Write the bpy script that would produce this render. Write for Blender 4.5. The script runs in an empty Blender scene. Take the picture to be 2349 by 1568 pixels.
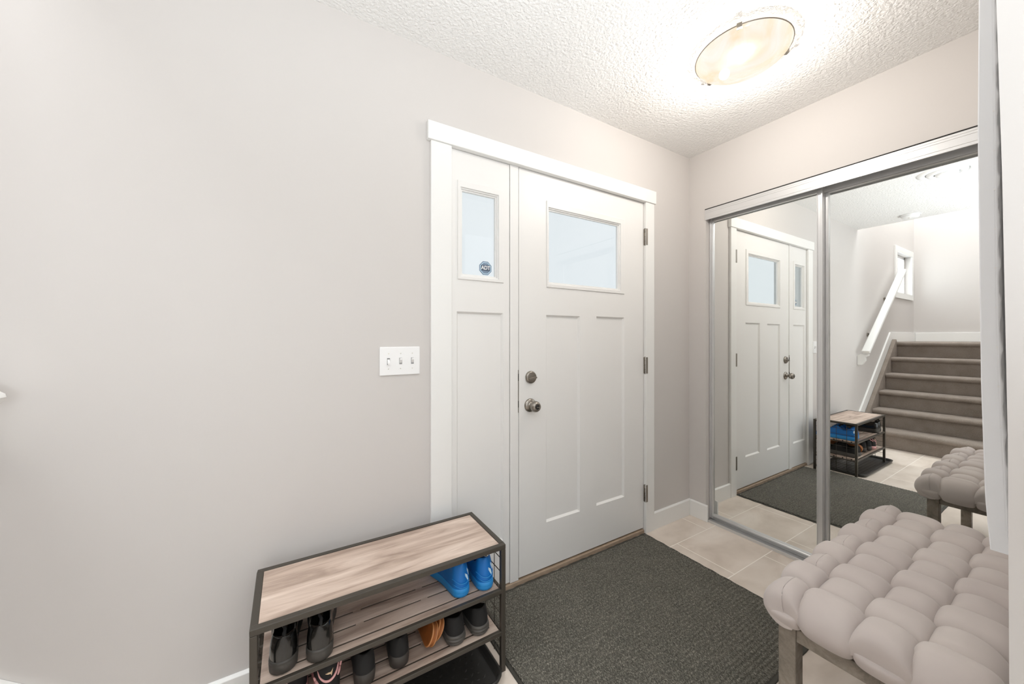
import bpy, bmesh, math, random
from mathutils import Vector, Matrix
random.seed(7)
PI = math.pi
scene = bpy.context.scene
COL = scene.collection

# ------------------------------------------------------------------ materials
def new_mat(name):
    m = bpy.data.materials.new(name); m.use_nodes = True
    nt = m.node_tree; b = nt.nodes['Principled BSDF']
    return m, nt, b
def lin(r, g, b):
    f = lambda c: (c/255/12.92) if c/255 <= 0.04045 else ((c/255+0.055)/1.055)**2.4
    return (f(r), f(g), f(b), 1)
def tex_coord(nt, scale=(1,1,1), loc=(0,0,0), rot=(0,0,0), kind='Object'):
    tc = nt.nodes.new('ShaderNodeTexCoord'); mp = nt.nodes.new('ShaderNodeMapping')
    mp.inputs['Scale'].default_value = scale; mp.inputs['Location'].default_value = loc; mp.inputs['Rotation'].default_value = rot
    nt.links.new(tc.outputs[kind], mp.inputs['Vector']); return mp.outputs['Vector']
def noise(nt, vec, scale, detail=3, rough=.5, dist=0):
    n = nt.nodes.new('ShaderNodeTexNoise'); n.inputs['Scale'].default_value = scale; n.inputs['Detail'].default_value = detail
    n.inputs['Roughness'].default_value = rough; n.inputs['Distortion'].default_value = dist
    nt.links.new(vec, n.inputs['Vector']); return n.outputs['Fac']
def ramp(nt, fac, stops):
    r = nt.nodes.new('ShaderNodeValToRGB'); e = r.color_ramp.elements
    while len(e) < len(stops): e.new(.5)
    for k, (p, c) in enumerate(stops): e[k].position = p; e[k].color = c
    nt.links.new(fac, r.inputs['Fac']); return r.outputs['Color']
def bump(nt, b, height, strength, dist):
    bp = nt.nodes.new('ShaderNodeBump'); bp.inputs['Strength'].default_value = strength; bp.inputs['Distance'].default_value = dist
    nt.links.new(height, bp.inputs['Height']); nt.links.new(bp.outputs['Normal'], b.inputs['Normal'])
def mixc(nt, fac, a, c, mode='MIX'):
    m = nt.nodes.new('ShaderNodeMix'); m.data_type = 'RGBA'; m.blend_type = mode
    if isinstance(fac, float): m.inputs[0].default_value = fac
    else: nt.links.new(fac, m.inputs[0])
    for s, v in ((6, a), (7, c)):
        if isinstance(v, tuple): m.inputs[s].default_value = v
        else: nt.links.new(v, m.inputs[s])
    return m.outputs[2]
def math_node(nt, op, a, b=None):
    m = nt.nodes.new('ShaderNodeMath'); m.operation = op
    for k, v in ((0, a), (1, b)):
        if v is None: continue
        if isinstance(v, (int, float)): m.inputs[k].default_value = v
        else: nt.links.new(v, m.inputs[k])
    return m.outputs[0]
def plain(name, col, rough=.5, metal=0, nscale=0, nstr=0, ndist=.001, var=0.0, coat=0):
    m, nt, b = new_mat(name)
    b.inputs['Base Color'].default_value = col; b.inputs['Roughness'].default_value = rough; b.inputs['Metallic'].default_value = metal
    if coat: b.inputs['Coat Weight'].default_value = coat
    v = tex_coord(nt)
    if var:
        f = noise(nt, v, nscale or 6, 3)
        lo = tuple(c*(1-var) for c in col[:3])+(1,); hi = tuple(min(1, c*(1+var)) for c in col[:3])+(1,)
        nt.links.new(ramp(nt, f, [(.3, lo), (.7, hi)]), b.inputs['Base Color'])
    if nstr: bump(nt, b, noise(nt, v, nscale, 3), nstr, ndist)
    return m

M = {}
M['wall'] = plain('wall_paint', lin(208, 204, 201), .75, nscale=260, nstr=.08, ndist=.0006)
M['white'] = plain('white_trim', lin(237, 237, 235), .38)
M['door'] = plain('door_paint', lin(234, 233, 231), .42)
M['plastic'] = plain('white_plastic', lin(240, 240, 240), .3)
M['canvas'] = plain('white_canvas', lin(242, 244, 247), .8, nscale=900, nstr=.15, ndist=.0003)
M['dark_metal'] = plain('dark_bronze_metal', lin(74, 69, 62), .42, .35)
M['gap'] = plain('dark_gap', lin(40, 38, 36), .8)
M['nickel'] = plain('satin_nickel', lin(156, 150, 142), .28, 1.0)
M['sill'] = plain('sill_wood', lin(168, 148, 128), .5, nscale=30, var=.08)
M['alu'] = plain('brushed_aluminium', lin(216, 216, 216), .36, .55)
M['mirror'] = plain('mirror_glass', (.93, .945, .93, 1), 0.0, 1.0)
M['black_plastic'] = plain('black_plastic', lin(34, 34, 32), .38)
M['lightgrey'] = plain('lamp_pan', lin(230, 228, 222), .5)

def ceiling_mat():
    m, nt, b = new_mat('stippled_ceiling')
    b.inputs['Base Color'].default_value = lin(240, 239, 237); b.inputs['Roughness'].default_value = .9
    v = tex_coord(nt)
    n1 = noise(nt, v, 75, 4, .6, .6)
    vo = nt.nodes.new('ShaderNodeTexVoronoi'); vo.feature = 'SMOOTH_F1'; vo.inputs['Scale'].default_value = 90
    nt.links.new(v, vo.inputs['Vector'])
    h = math_node(nt, 'ADD', math_node(nt, 'MULTIPLY', n1, 1.4), math_node(nt, 'MULTIPLY', vo.outputs['Distance'], -.6))
    bump(nt, b, h, .62, .009); return m
M['ceiling'] = ceiling_mat()

def tile_mat():
    m, nt, b = new_mat('beige_floor_tile')
    v = tex_coord(nt, loc=(-2.25+.305, -1.33, 0))
    br = nt.nodes.new('ShaderNodeTexBrick'); nt.links.new(v, br.inputs['Vector'])
    br.offset = .5; br.inputs['Scale'].default_value = 1; br.inputs['Brick Width'].default_value = .61; br.inputs['Row Height'].default_value = .325
    br.inputs['Mortar Size'].default_value = .0028; br.inputs['Mortar Smooth'].default_value = .2
    br.inputs['Color1'].default_value = (1, 1, 1, 1); br.inputs['Color2'].default_value = (.93, .93, .93, 1); br.inputs['Mortar'].default_value = (0, 0, 0, 1)
    v2 = tex_coord(nt, scale=(1, 1.6, 1))
    f = noise(nt, v2, 3.2, 4, .55, .4)
    body = ramp(nt, f, [(.3, lin(204, 191, 178)), (.5, lin(221, 209, 197)), (.72, lin(233, 223, 213))])
    body = mixc(nt, 1.0, body, br.outputs['Color'], 'MULTIPLY')
    c = mixc(nt, br.outputs['Fac'], body, lin(246, 239, 230))
    nt.links.new(c, b.inputs['Base Color']); b.inputs['Roughness'].default_value = .42
    bump(nt, b, math_node(nt, 'SUBTRACT', 1.0, br.outputs['Fac']), .3, .001); return m
M['tile'] = tile_mat()

def mat_mat():
    m, nt, b = new_mat('charcoal_ribbed_mat')
    v = tex_coord(nt)
    f1 = noise(nt, v, 9, 3); f2 = noise(nt, tex_coord(nt, scale=(1, .45, 1), rot=(0, 0, .6)), 260, 4, .7)
    a = ramp(nt, f1, [(.3, lin(84, 83, 75)), (.7, lin(116, 111, 101))])
    c = mixc(nt, .75, a, ramp(nt, f2, [(.36, lin(40, 40, 36)), (.52, lin(96, 94, 86)), (.70, lin(182, 176, 164))]))
    nt.links.new(c, b.inputs['Base Color']); b.inputs['Roughness'].default_value = .95
    bump(nt, b, f2, .8, .003); return m
M['mat'] = mat_mat()
M['mat_edge'] = plain('rubber_mat_edge', lin(62, 60, 54), .7)

def wood_mat(name, c1, c2, c3, sx=1.6, sy=22, rough=.55):
    m, nt, b = new_mat(name)
    v = tex_coord(nt, scale=(sx, sy, sy))
    f = noise(nt, v, 1.9, 5, .55, .7); g = noise(nt, tex_coord(nt, scale=(3, 90, 90)), 2.0, 3)
    k = math_node(nt, 'ADD', math_node(nt, 'MULTIPLY', f, .85), math_node(nt, 'MULTIPLY', g, .15))
    nt.links.new(ramp(nt, k, [(.33, c1), (.5, c2), (.68, c3)]), b.inputs['Base Color'])
    b.inputs['Roughness'].default_value = rough; bump(nt, b, g, .12, .001); return m
M['rack_wood'] = wood_mat('greige_oak_board', lin(146, 126, 113), lin(190, 170, 156), lin(218, 201, 188), 1.5, 9)
M['leg_wood'] = wood_mat('weathered_grey_wood', lin(106, 98, 88), lin(138, 129, 118), lin(160, 151, 139), 9, 9)

def fabric_mat():
    m, nt, b = new_mat('taupe_cushion_fabric')
    v = tex_coord(nt)
    n1 = noise(nt, v, 1400, 2); n2 = noise(nt, v, 5, 2)
    nt.links.new(ramp(nt, n2, [(.3, lin(190, 180, 176)), (.7, lin(201, 192, 187))]), b.inputs['Base Color'])
    b.inputs['Roughness'].default_value = .92; b.inputs['Sheen Weight'].default_value = .25
    bump(nt, b, n1, .25, .0006); return m
M['fabric'] = fabric_mat()

def carpet_mat():
    m, nt, b = new_mat('taupe_carpet')
    v = tex_coord(nt)
    n1 = noise(nt, v, 320, 3, .7); n2 = noise(nt, v, 9, 3)
    a = ramp(nt, n2, [(.3, lin(140, 128, 119)), (.6, lin(164, 152, 143))])
    c = mixc(nt, .45, a, ramp(nt, n1, [(.35, lin(112, 101, 92)), (.65, lin(188, 176, 164))]))
    nt.links.new(c, b.inputs['Base Color']); b.inputs['Roughness'].default_value = 1
    bump(nt, b, n1, 1.0, .006); return m
M['carpet'] = carpet_mat()

def glass_lamp():
    m, nt, b = new_mat('alabaster_lamp_glass'); nt.nodes.remove(b)
    v = tex_coord(nt)
    f = noise(nt, v, 6.5, 3, .5, 1.6)
    em = nt.nodes.new('ShaderNodeEmission'); em.inputs['Strength'].default_value = .92
    nt.links.new(ramp(nt, f, [(.35, (1.0, .80, .58, 1)), (.5, (1, .88, .74, 1)), (.7, (1, .95, .88, 1))]), em.inputs['Color'])
    tr = nt.nodes.new('ShaderNodeBsdfTransparent'); tr.inputs['Color'].default_value = (1, .95, .88, 1)
    gl = nt.nodes.new('ShaderNodeBsdfGlossy'); gl.inputs['Roughness'].default_value = .15
    mx = nt.nodes.new('ShaderNodeMixShader'); mx.inputs[0].default_value = .035
    nt.links.new(em.outputs[0], mx.inputs[1]); nt.links.new(tr.outputs[0], mx.inputs[2])
    m2 = nt.nodes.new('ShaderNodeMixShader'); m2.inputs[0].default_value = .04
    nt.links.new(mx.outputs[0], m2.inputs[1]); nt.links.new(gl.outputs[0], m2.inputs[2])
    nt.links.new(m2.outputs[0], nt.nodes['Material Output'].inputs['Surface']); return m
M['lamp_glass'] = glass_lamp()
def emit(name, col, s):
    m, nt, b = new_mat(name); nt.nodes.remove(b)
    e = nt.nodes.new('ShaderNodeEmission'); e.inputs['Color'].default_value = col; e.inputs['Strength'].default_value = s
    nt.links.new(e.outputs[0], nt.nodes['Material Output'].inputs['Surface']); return m
M['bulb'] = emit('lit_bulb', (1, .93, .82, 1), 28)
def pane_mat():
    m, nt, b = new_mat('window_pane_glass'); nt.nodes.remove(b)
    tr = nt.nodes.new('ShaderNodeBsdfTransparent'); tr.inputs['Color'].default_value = (.73, .748, .755, 1)
    gl = nt.nodes.new('ShaderNodeBsdfGlossy'); gl.inputs['Roughness'].default_value = .03
    mx = nt.nodes.new('ShaderNodeMixShader'); mx.inputs[0].default_value = .06
    nt.links.new(tr.outputs[0], mx.inputs[1]); nt.links.new(gl.outputs[0], mx.inputs[2])
    nt.links.new(mx.outputs[0], nt.nodes['Material Output'].inputs['Surface']); return m
M['pane'] = pane_mat()
M['blue'] = plain('blue_sneaker_mesh', lin(4, 108, 188), .5, nscale=700, nstr=.2, ndist=.0005)
M['blue_sole'] = plain('blue_rubber_sole', lin(38, 138, 208), .45)
M['blue_mark'] = plain('pale_blue_mark', lin(205, 232, 248), .3)
M['black_gloss'] = plain('glossy_black_leather', lin(16, 16, 15), .16, coat=.5)
M['black_sole'] = plain('dark_grey_rubber', lin(64, 61, 57), .5)
M['black_fab'] = plain('black_textile', lin(24, 23, 23), .8)
M['char_sole'] = plain('charcoal_rubber', lin(62, 57, 53), .55)
M['grey_sole'] = plain('grey_rubber', lin(82, 79, 75), .45)
M['pink'] = plain('pink_leather', lin(222, 166, 164), .4)
M['gold'] = plain('pale_gold_mark', lin(212, 184, 150), .35)
M['tan'] = plain('tan_leather', lin(156, 92, 44), .45, nscale=40, var=.15)
M['tan_edge'] = plain('pale_welt_edge', lin(198, 138, 88), .45)
M['slot_grey'] = plain('slot_shadow_grey', lin(150, 150, 150), .6)
M['blue_grey'] = plain('sticker_blue_grey', lin(122, 142, 164), .4)
M['slate'] = plain('sticker_slate', lin(78, 92, 112), .4)

# ------------------------------------------------------------------ mesh helpers
class MB:
    def __init__(s, o=(0, 0, 0)): s.v = []; s.f = []; s.o = Vector(o); s.sm = []
    def add(s, vs, fs, smooth=False):
        n = len(s.v); s.v += [Vector(p)-s.o for p in vs]; s.f += [tuple(i+n for i in f) for f in fs]; s.sm += [smooth]*len(fs); return s
    def box(s, x0, x1, y0, y1, z0, z1):
        p = [(x, y, z) for x in (x0, x1) for y in (y0, y1) for z in (z0, z1)]
        return s.add(p, [(0, 1, 3, 2), (4, 6, 7, 5), (0, 4, 5, 1), (2, 3, 7, 6), (0, 2, 6, 4), (1, 5, 7, 3)])
    def prism(s, poly, ax, a, b, smooth=False):
        # poly: 2-D points in the plane across axis ax (0:yz 1:xz 2:xy)
        def P(q, t): return {0: (t, q[0], q[1]), 1: (q[0], t, q[1]), 2: (q[0], q[1], t)}[ax]
        n = len(poly); vs = [P(q, a) for q in poly]+[P(q, b) for q in poly]
        fs = [(i, (i+1) % n, n+(i+1) % n, n+i) for i in range(n)]
        s.add(vs, fs, smooth); s.f += [tuple(len(s.v)-2*n+i for i in range(n))[::-1], tuple(len(s.v)-n+i for i in range(n))]; s.sm += [False, False]; return s
    def tube(s, path, r, n=8, closed=False, flat=None):
        path = [Vector(p) for p in path]; N = len(path); vs = []
        prev = None
        for i, p in enumerate(path):
            if closed: d = path[(i+1) % N]-path[i-1]
            else: d = path[min(i+1, N-1)]-path[max(i-1, 0)]
            d.normalize()
            u = Vector((0, 0, 1)) if prev is None and abs(d.z) < .9 else (Vector((1, 0, 0)) if prev is None else prev)
            a = u-d*u.dot(d); a.normalize(); b_ = d.cross(a); prev = a
            rr = r[i] if isinstance(r, (list, tuple)) else r
            fl = flat or 1
            vs += [p+a*(math.cos(2*PI*k/n)*rr*fl)+b_*(math.sin(2*PI*k/n)*rr) for k in range(n)]
        fs = [(i*n+k, i*n+(k+1) % n, ((i+1) % N)*n+(k+1) % n, ((i+1) % N)*n+k) for i in range(N if closed else N-1) for k in range(n)]
        s.add(vs, fs, True)
        if not closed:
            b0 = len(s.v)-len(vs); s.f += [tuple(b0+k for k in range(n))[::-1], tuple(b0+(N-1)*n+k for k in range(n))]; s.sm += [False, False]
        return s
    def lathe(s, prof, c, axis='z', n=32, smooth=True):
        vs = []; c = Vector(c)
        for (r, h) in prof:
            for k in range(n):
                a = 2*PI*k/n; x, y = r*math.cos(a), r*math.sin(a)
                vs.append(c+{'z': Vector((x, y, h)), 'y': Vector((x, h, y)), 'x': Vector((h, x, y))}[axis])
        fs = [(i*n+k, i*n+(k+1) % n, (i+1)*n+(k+1) % n, (i+1)*n+k) for i in range(len(prof)-1) for k in range(n)]
        return s.add(vs, fs, smooth)
    def grid(s, rows, smooth=True, closed=False):
        n = len(rows[0]); vs = [p for r in rows for p in r]; k2 = n if closed else n-1
        return s.add(vs, [(i*n+k, i*n+(k+1) % n, (i+1)*n+(k+1) % n, (i+1)*n+k) for i in range(len(rows)-1) for k in range(k2)], smooth)
    def build(s, name, mat, parent=None, bevel=0, seg=2, sub=0, fix=True):
        me = bpy.data.meshes.new(name); me.from_pydata([tuple(v) for v in s.v], [], s.f)
        me.polygons.foreach_set('use_smooth', s.sm)
        if fix:
            bm = bmesh.new(); bm.from_mesh(me)
            bmesh.ops.remove_doubles(bm, verts=bm.verts, dist=1e-6)
            bmesh.ops.recalc_face_normals(bm, faces=bm.faces); bm.to_mesh(me); bm.free()
        me.materials.append(M[mat] if isinstance(mat, str) else mat); me.update()
        o = bpy.data.objects.new(name, me); COL.objects.link(o)
        if parent is not None: o.parent = parent
        else: o.location = s.o
        if bevel:
            b = o.modifiers.new('bevel', 'BEVEL'); b.width = bevel; b.segments = seg; b.limit_method = 'ANGLE'; b.angle_limit = math.radians(50); b.harden_normals = False
        if sub:
            b = o.modifiers.new('sub', 'SUBSURF'); b.levels = sub; b.render_levels = sub
        return o

def thing(name, label, cat, loc=(0, 0, 0), group=None, kind=None):
    o = bpy.data.objects.new(name, None); COL.objects.link(o); o.location = loc; o.empty_display_size = .05
    return tag(o, label, cat, group, kind)
def tag(o, label, cat=None, group=None, kind=None):
    o['label'] = label
    if cat: o['category'] = cat
    if group: o['group'] = group
    if kind: o['kind'] = kind
    return o
def struct(mb, name, mat, label, bevel=0, seg=2):
    o = mb.build(name, mat, None, bevel, seg); tag(o, label, None, None, 'structure'); return o

YA, XB, ZC = 1.513, 2.349, 2.44       # door wall, closet wall, ceiling
XE, YS = -2.95, .40                    # stair end wall, stair side wall
XO = -.68                              # edge of the ceiling over the stairs

# ------------------------------------------------------------------ room shell
struct(MB().box(-2.95, 3.1, -3.0, YA+.15, -.06, 0), 'floor', 'tile', 'beige rectangular floor tiles with pale grout')
c = MB().box(XO, 3.1, -3.0, YA+.15, ZC, ZC+.12); c.box(-2.95, XO, -3.0, YS, ZC, ZC+.12)
struct(c, 'ceiling', 'ceiling', 'white stippled ceiling over the entry')
w = MB()
DX0, DX1, DZ = .604, 1.879, 2.05      # door opening
WX0, WX1, WZ0, WZ1 = -2.79, -2.10, 1.82, 2.37
w.box(WX1, DX0, YA, YA+.15, 0, 5); w.box(DX1, 3.1, YA, YA+.15, 0, ZC); w.box(DX0, DX1, YA, YA+.15, DZ, ZC)
w.box(XE-.1, WX0, YA, YA+.15, 0, 5); w.box(WX0, WX1, YA, YA+.15, 0, WZ0); w.box(WX0, WX1, YA, YA+.15, WZ1, 5)
struct(w, 'wall_front', 'wall', 'warm grey wall with the entry door and light switch')
w = MB().box(XB, XB+.12, 1.396, YA, 0, ZC); w.box(XB, XB+.12, .084, 1.396, 2.055, ZC)
struct(w, 'wall_closet', 'wall', 'warm grey wall above and left of the mirrored closet')
w = MB()
# bench wall: its edge is bowed to fit image coordinates bent by lens distortion
prof_w = [(0, .081), (.665, .0828), (1.055, .0842), (1.467, .0895), (1.741, .095), (2.44, .106)]
w.prism([(-.04, 0)]+[(y, z) for z, y in prof_w]+[(-.04, ZC)], 0, .95, 3.1)
struct(w, 'wall_right', 'wall', 'pale wall end close at the right edge, carrying the bench side')
struct(MB().box(XE-.12, XE, -3.0, YA+.15, 0, 5), 'wall_stairs', 'wall', 'bright wall at the head of the stair landing')
w = MB().box(XE, -.72, YS-.1, YS, 0, 5)
struct(w, 'wall_stairside', 'wall', 'wall closing the far side of the stairs')
w = MB().box(XO, XO+.1, YS-.1, YA, ZC+.12, 5)
struct(w, 'wall_upper', 'wall', 'upper floor wall above the ceiling edge over the stairs')
struct(MB().box(XE-.1, XO+.1, YS-.1, YA+.15, 5, 5.1), 'ceiling_stairwell', 'ceiling', 'high ceiling over the stairwell')
struct(MB().box(3.0, 3.1, -.04, YA, 0, ZC), 'wall_closet_back', 'wall', 'back wall inside the closet')
w = MB(); w.box(-2.95, -2.0, -3.12, -3.0, 0, ZC); w.box(2.0, 3.1, -3.12, -3.0, 0, ZC); w.box(-2.0, 2.0, -3.12, -3.0, 0, .25); w.box(-2.0, 2.0, -3.12, -3.0, 2.25, ZC)
struct(w, 'wall_back', 'wall', 'wall with a wide window behind the entry')
struct(MB().box(3.07, 3.2, -3.0, -.041, 0, ZC), 'wall_hall', 'wall', 'side wall of the hall behind the bench wall')

# baseboards
def bb_poly(y, t, s, h=.108): return [(y, 0), (y, h), (y-s*t*.45, h), (y-s*t, h-.006), (y-s*t, 0)]
b = MB().prism(bb_poly(YA, .014, 1), 0, 1.957, XB); struct(b, 'baseboard_front', 'white', 'short white baseboard between door casing and corner', .0015)
b = MB().prism(bb_poly(YA, .014, 1, .098), 0, -.345, .51); struct(b, 'baseboard_left', 'white', 'white baseboard behind the shoe rack', .0015)
b = MB().prism([(XB, 0), (XB, .108), (XB-.006, .108), (XB-.014, .102), (XB-.014, 0)], 1, 1.380, YA-.014); struct(b, 'baseboard_closet', 'white', 'white baseboard stub between corner and closet', .0015)

# ------------------------------------------------------------------ entry door, sidelight and casing
t = MB((.5, YA, 0))
t.box(.510, .604, 1.495, YA, 0, 2.047); t.box(1.879, 1.957, 1.495, YA, 0, 2.047)
t.box(.495, 1.968, 1.488, YA, 2.047, 2.125)
struct(t, 'trim_1', 'white', 'white door casing with a taller flat head board', .0025)
t = MB((.9, YA, 0))
t.box(.604, .606, YA+.001, YA+.11, 0, DZ); t.box(1.8765, 1.879, YA+.001, YA+.11, 0.02, DZ); t.box(.604, 1.879, YA+.001, YA+.11, 2.047, DZ)
t.box(.9105, .958, YA, YA+.11, .022, 2.047)
jamb = struct(t, 'trim_2', 'door', 'white mullion post and jamb between sidelight and door', .001)
s_ = MB((.9, YA, 0)); s_.box(.9545, .9583, YA-.001, YA+.004, .842, 1.052); strike = s_.build('strike_plate', 'nickel', jamb, .0008); strike['label'] = 'long dark nickel strike plate'
s_ = MB((.9, YA, 0)); s_.box(.9550, .9585, YA-.0014, YA+.003, .998, 1.033); s_.build('latch_slot', 'gap', jamb)
s_ = MB((.9, YA, 0)); s_.box(.9550, .9585, YA-.0014, YA+.003, .868, .900); s_.build('latch_slot', 'gap', jamb)
sill = MB((1.2, YA, 0)); sill.box(.606, 1.877, YA-.006, YA+.12, 0, .020); sill.box(.606, 1.877, YA+.012, YA+.12, .022, .028)
struct(sill, 'trim_3', 'sill', 'tan wooden threshold under the door', .002)

def slab(x0, x1, z0, z1, yf, holes, recess, panels, thick=.044):
    """door leaf as one mesh: front face grid with holes (through) and recessed panels"""
    m = MB((x0, yf, z0))
    rects = [(h, 'hole') for h in holes]+[(p, 'panel') for p in panels]
    xs = sorted({x0, x1, *[r[0][0] for r in rects], *[r[0][1] for r in rects]}); zs = sorted({z0, z1, *[r[0][2] for r in rects], *[r[0][3] for r in rects]})
    yb = yf+thick
    for i in range(len(xs)-1):
        for j in range(len(zs)-1):
            cx_, cz_ = (xs[i]+xs[i+1])/2, (zs[j]+zs[j+1])/2
            kind = next((k for r, k in rects if r[0] < cx_ < r[1] and r[2] < cz_ < r[3]), None)
            if kind: continue
            q = [(xs[i], zs[j]), (xs[i+1], zs[j]), (xs[i+1], zs[j+1]), (xs[i], zs[j+1])]
            m.add([(a, yf, b_) for a, b_ in q], [(0, 1, 2, 3)]); m.add([(a, yb, b_) for a, b_ in q], [(3, 2, 1, 0)])
    for (a, b_, c_, d) in panels:                    # sloped reveal and recessed field
        e = .009
        o = [(a, yf, c_), (b_, yf, c_), (b_, yf, d), (a, yf, d)]; i_ = [(a+e, yf+recess, c_+e), (b_-e, yf+recess, c_+e), (b_-e, yf+recess, d-e), (a+e, yf+recess, d-e)]
        m.add(o+i_, [(0, 1, 5, 4), (1, 2, 6, 5), (2, 3, 7, 6), (3, 0, 4, 7), (4, 5, 6, 7)])
        m.add([(a, yb, c_), (b_, yb, c_), (b_, yb, d), (a, yb, d)], [(3, 2, 1, 0)])
    for (a, b_, c_, d) in holes:
        m.add([(a, yf, c_), (b_, yf, c_), (b_, yf, d), (a, yf, d), (a, yb, c_), (b_, yb, c_), (b_, yb, d), (a, yb, d)], [(0, 4, 5, 1), (1, 5, 6, 2), (2, 6, 7, 3), (3, 7, 4, 0)])
    m.add([(x0, yf, z0), (x1, yf, z0), (x1, yf, z1), (x0, yf, z1), (x0, yb, z0), (x1, yb, z0), (x1, yb, z1), (x0, yb, z1)], [(0, 4, 5, 1), (1, 5, 6, 2), (2, 6, 7, 3), (3, 7, 4, 0)])
    return m
def lite(x0, x1, z0, z1, gx0, gx1, gz0, gz1, yf, root, o):
    """raised glazing frame with stepped inner stops, and its pane"""
    def ring(m, a, b, y0, y1, inner=None):
        (ax0, ax1, az0, az1), (bx0, bx1, bz0, bz1) = a, b
        p = [(ax0, y0, az0), (ax1, y0, az0), (ax1, y0, az1), (ax0, y0, az1), (bx0, y1, bz0), (bx1, y1, bz0), (bx1, y1, bz1), (bx0, y1, bz1)]
        m.add(p, [(0, 1, 5, 4), (1, 2, 6, 5), (2, 3, 7, 6), (3, 0, 4, 7)])
    m = MB(o); A = (x0, x1, z0, z1)
    sh = lambda R, d: (R[0]+d, R[1]-d, R[2]+d, R[3]-d)
    G = (gx0, gx1, gz0, gz1); G1 = sh(G, -.013); G2 = sh(G, -.007)
    ring(m, A, sh(A, .002), yf+.0005, yf-.0055); ring(m, sh(A, .002), G1, yf-.0055, yf-.0055)
    ring(m, G1, sh(G1, .001), yf-.0055, yf+.001); ring(m, sh(G1, .001), G2, yf+.001, yf+.001)
    ring(m, G2, sh(G2, .001), yf+.001, yf+.008); ring(m, sh(G2, .001), G, yf+.008, yf+.008); ring(m, G, G, yf+.008, yf+.022)
    fr = m.build('lite_frame', 'door', root, .0008)
    p = MB(o); p.box(gx0-.004, gx1+.004, yf+.020, yf+.024, gz0-.004, gz1+.004); p.build('pane', 'pane', root)
YD = 1.516
# main door
dx0, dx1, dz0, dz1 = .9625, 1.8745, .030, 2.045
door = slab(dx0, dx1, dz0, dz1, YD, [(1.135, 1.70, 1.475, 1.91)], .011, [(1.129, 1.358, .259, 1.327), (1.481, 1.708, .260, 1.330)]).build('door_1', 'door', None)
tag(door, 'white front door with one window and two tall recessed panels', None, None, 'structure')
o = (dx0, YD, dz0)
lite(1.129, 1.707, 1.469, 1.916, 1.152, 1.660, 1.499, 1.870, YD, door, o)
def hinge(z0, z1):
    m = MB(o); zc = (z0+z1)/2
    m.tube([(1.884, 1.504, z0), (1.884, 1.504, z1)], .0062, 12)
    m.box(1.8755, 1.8785, 1.506, 1.513, z0+.004, z1-.004); m.box(1.877, 1.892, 1.4925, 1.4955, z0+.004, z1-.004)
    h = m.build('hinge', 'nickel', door)
    for z in (z0+.028, z0+.056, z0+.084):
        k = MB(o); k.tube([(1.884, 1.504, z-.0008), (1.884, 1.504, z+.0008)], .0068, 12); k.build('knuckle_ring', 'gap', h)
    h['label'] = 'satin nickel hinge'
for z0, z1 in ((1.779, 1.887), (.985, 1.093), (.192, .303)): hinge(z0, z1)
# knob and deadbolt
k = MB(o); kx, kz = 1.028, .872
k.lathe([(0, -.0), (.034, 0), (.034, -.003), (.030, -.008), (.019, -.011), (.0135, -.013), (.0125, -.026), (.015, -.030), (.024, -.037), (.0275, -.046), (.0265, -.055), (.021, -.064), (.0125, -.068), (.0115, -.0665), (0, -.0665)], (kx, YD, kz), 'y', 36)
kn = k.build('knob', 'nickel', door); kn['label'] = 'round satin nickel door knob'
k = MB(o); k.lathe([(.0105, -.066), (.0105, -.0685), (0, -.0685)], (kx, YD, kz), 'y', 20); k.build('lock_recess', 'gap', kn)
k = MB(o); k.box(kx-.0075, kx+.0075, YD-.074, YD-.066, kz-.0022, kz+.0022); k.build('turn_button', 'nickel', kn, .001)
k = MB(o); bx, bz = 1.031, 1.012
k.lathe([(0, 0), (.0315, 0), (.0315, -.006), (.028, -.0125), (.024, -.0135), (0, -.0135)], (bx, YD, bz), 'y', 36)
db = k.build('deadbolt', 'nickel', door); db['label'] = 'round deadbolt with thumb turn'
k = MB(o)
k.prism([(-.022, -.003), (-.014, -.006), (.014, -.006), (.022, -.003), (.022, .003), (.014, .006), (-.014, .006), (-.022, .003)], 1, -.0285, -.0125)
R = Matrix.Rotation(math.radians(-12), 4, 'Y')
k.v = [R @ (v+k.o)+Vector((bx, YD, bz-.004))-k.o for v in k.v]
k.build('thumb_turn', 'nickel', db, .0015)
# sidelight
sx0, sx1, sz0, sz1 = .606, .9075, .027, 2.045
sl = slab(sx0, sx1, sz0, sz1, YD, [(.645, .868, 1.478, 1.905)], .011, [(.6345, .8735, .241, 1.327)]).build('window_1', 'door', None)
tag(sl, 'narrow white sidelight panel with a small window left of the door', None, None, 'structure')
o = (sx0, YD, sz0)
lite(.637, .8745, 1.470, 1.913, .664, .834, 1.498, 1.871, YD, sl, o)
# hexagonal-looking octagon security sticker on the sidelight pane
sx, sz, sr, sy = .7875, 1.5365, .0345, YD+.0185
st = thing('security_sticker', 'small blue grey octagonal sticker at the bottom of the sidelight glass', 'sticker', (sx, sy, sz-sr))
def octo(r0, r1, y, nm, mt, par, oo):
    m = MB(oo)
    a = [(sx+r0*math.cos(PI/8+k*PI/4), y, sz+r0*math.sin(PI/8+k*PI/4)) for k in range(8)]; a2 = [(p[0], p[1]+.0008, p[2]) for p in a]
    m.add(a+a2, [tuple(range(8)), tuple(range(8, 16))[::-1]]+[(k, (k+1) % 8, 8+(k+1) % 8, 8+k) for k in range(8)]); return m.build(nm, mt, par)
so = (sx, sy, sz-sr)
octo(sr, 0, sy, 'backing', 'blue_grey', st, so); octo(sr*.86, 0, sy-.0006, 'border', 'blue_mark', st, so); octo(sr*.78, 0, sy-.0012, 'field', 'blue_grey', st, so)
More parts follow.
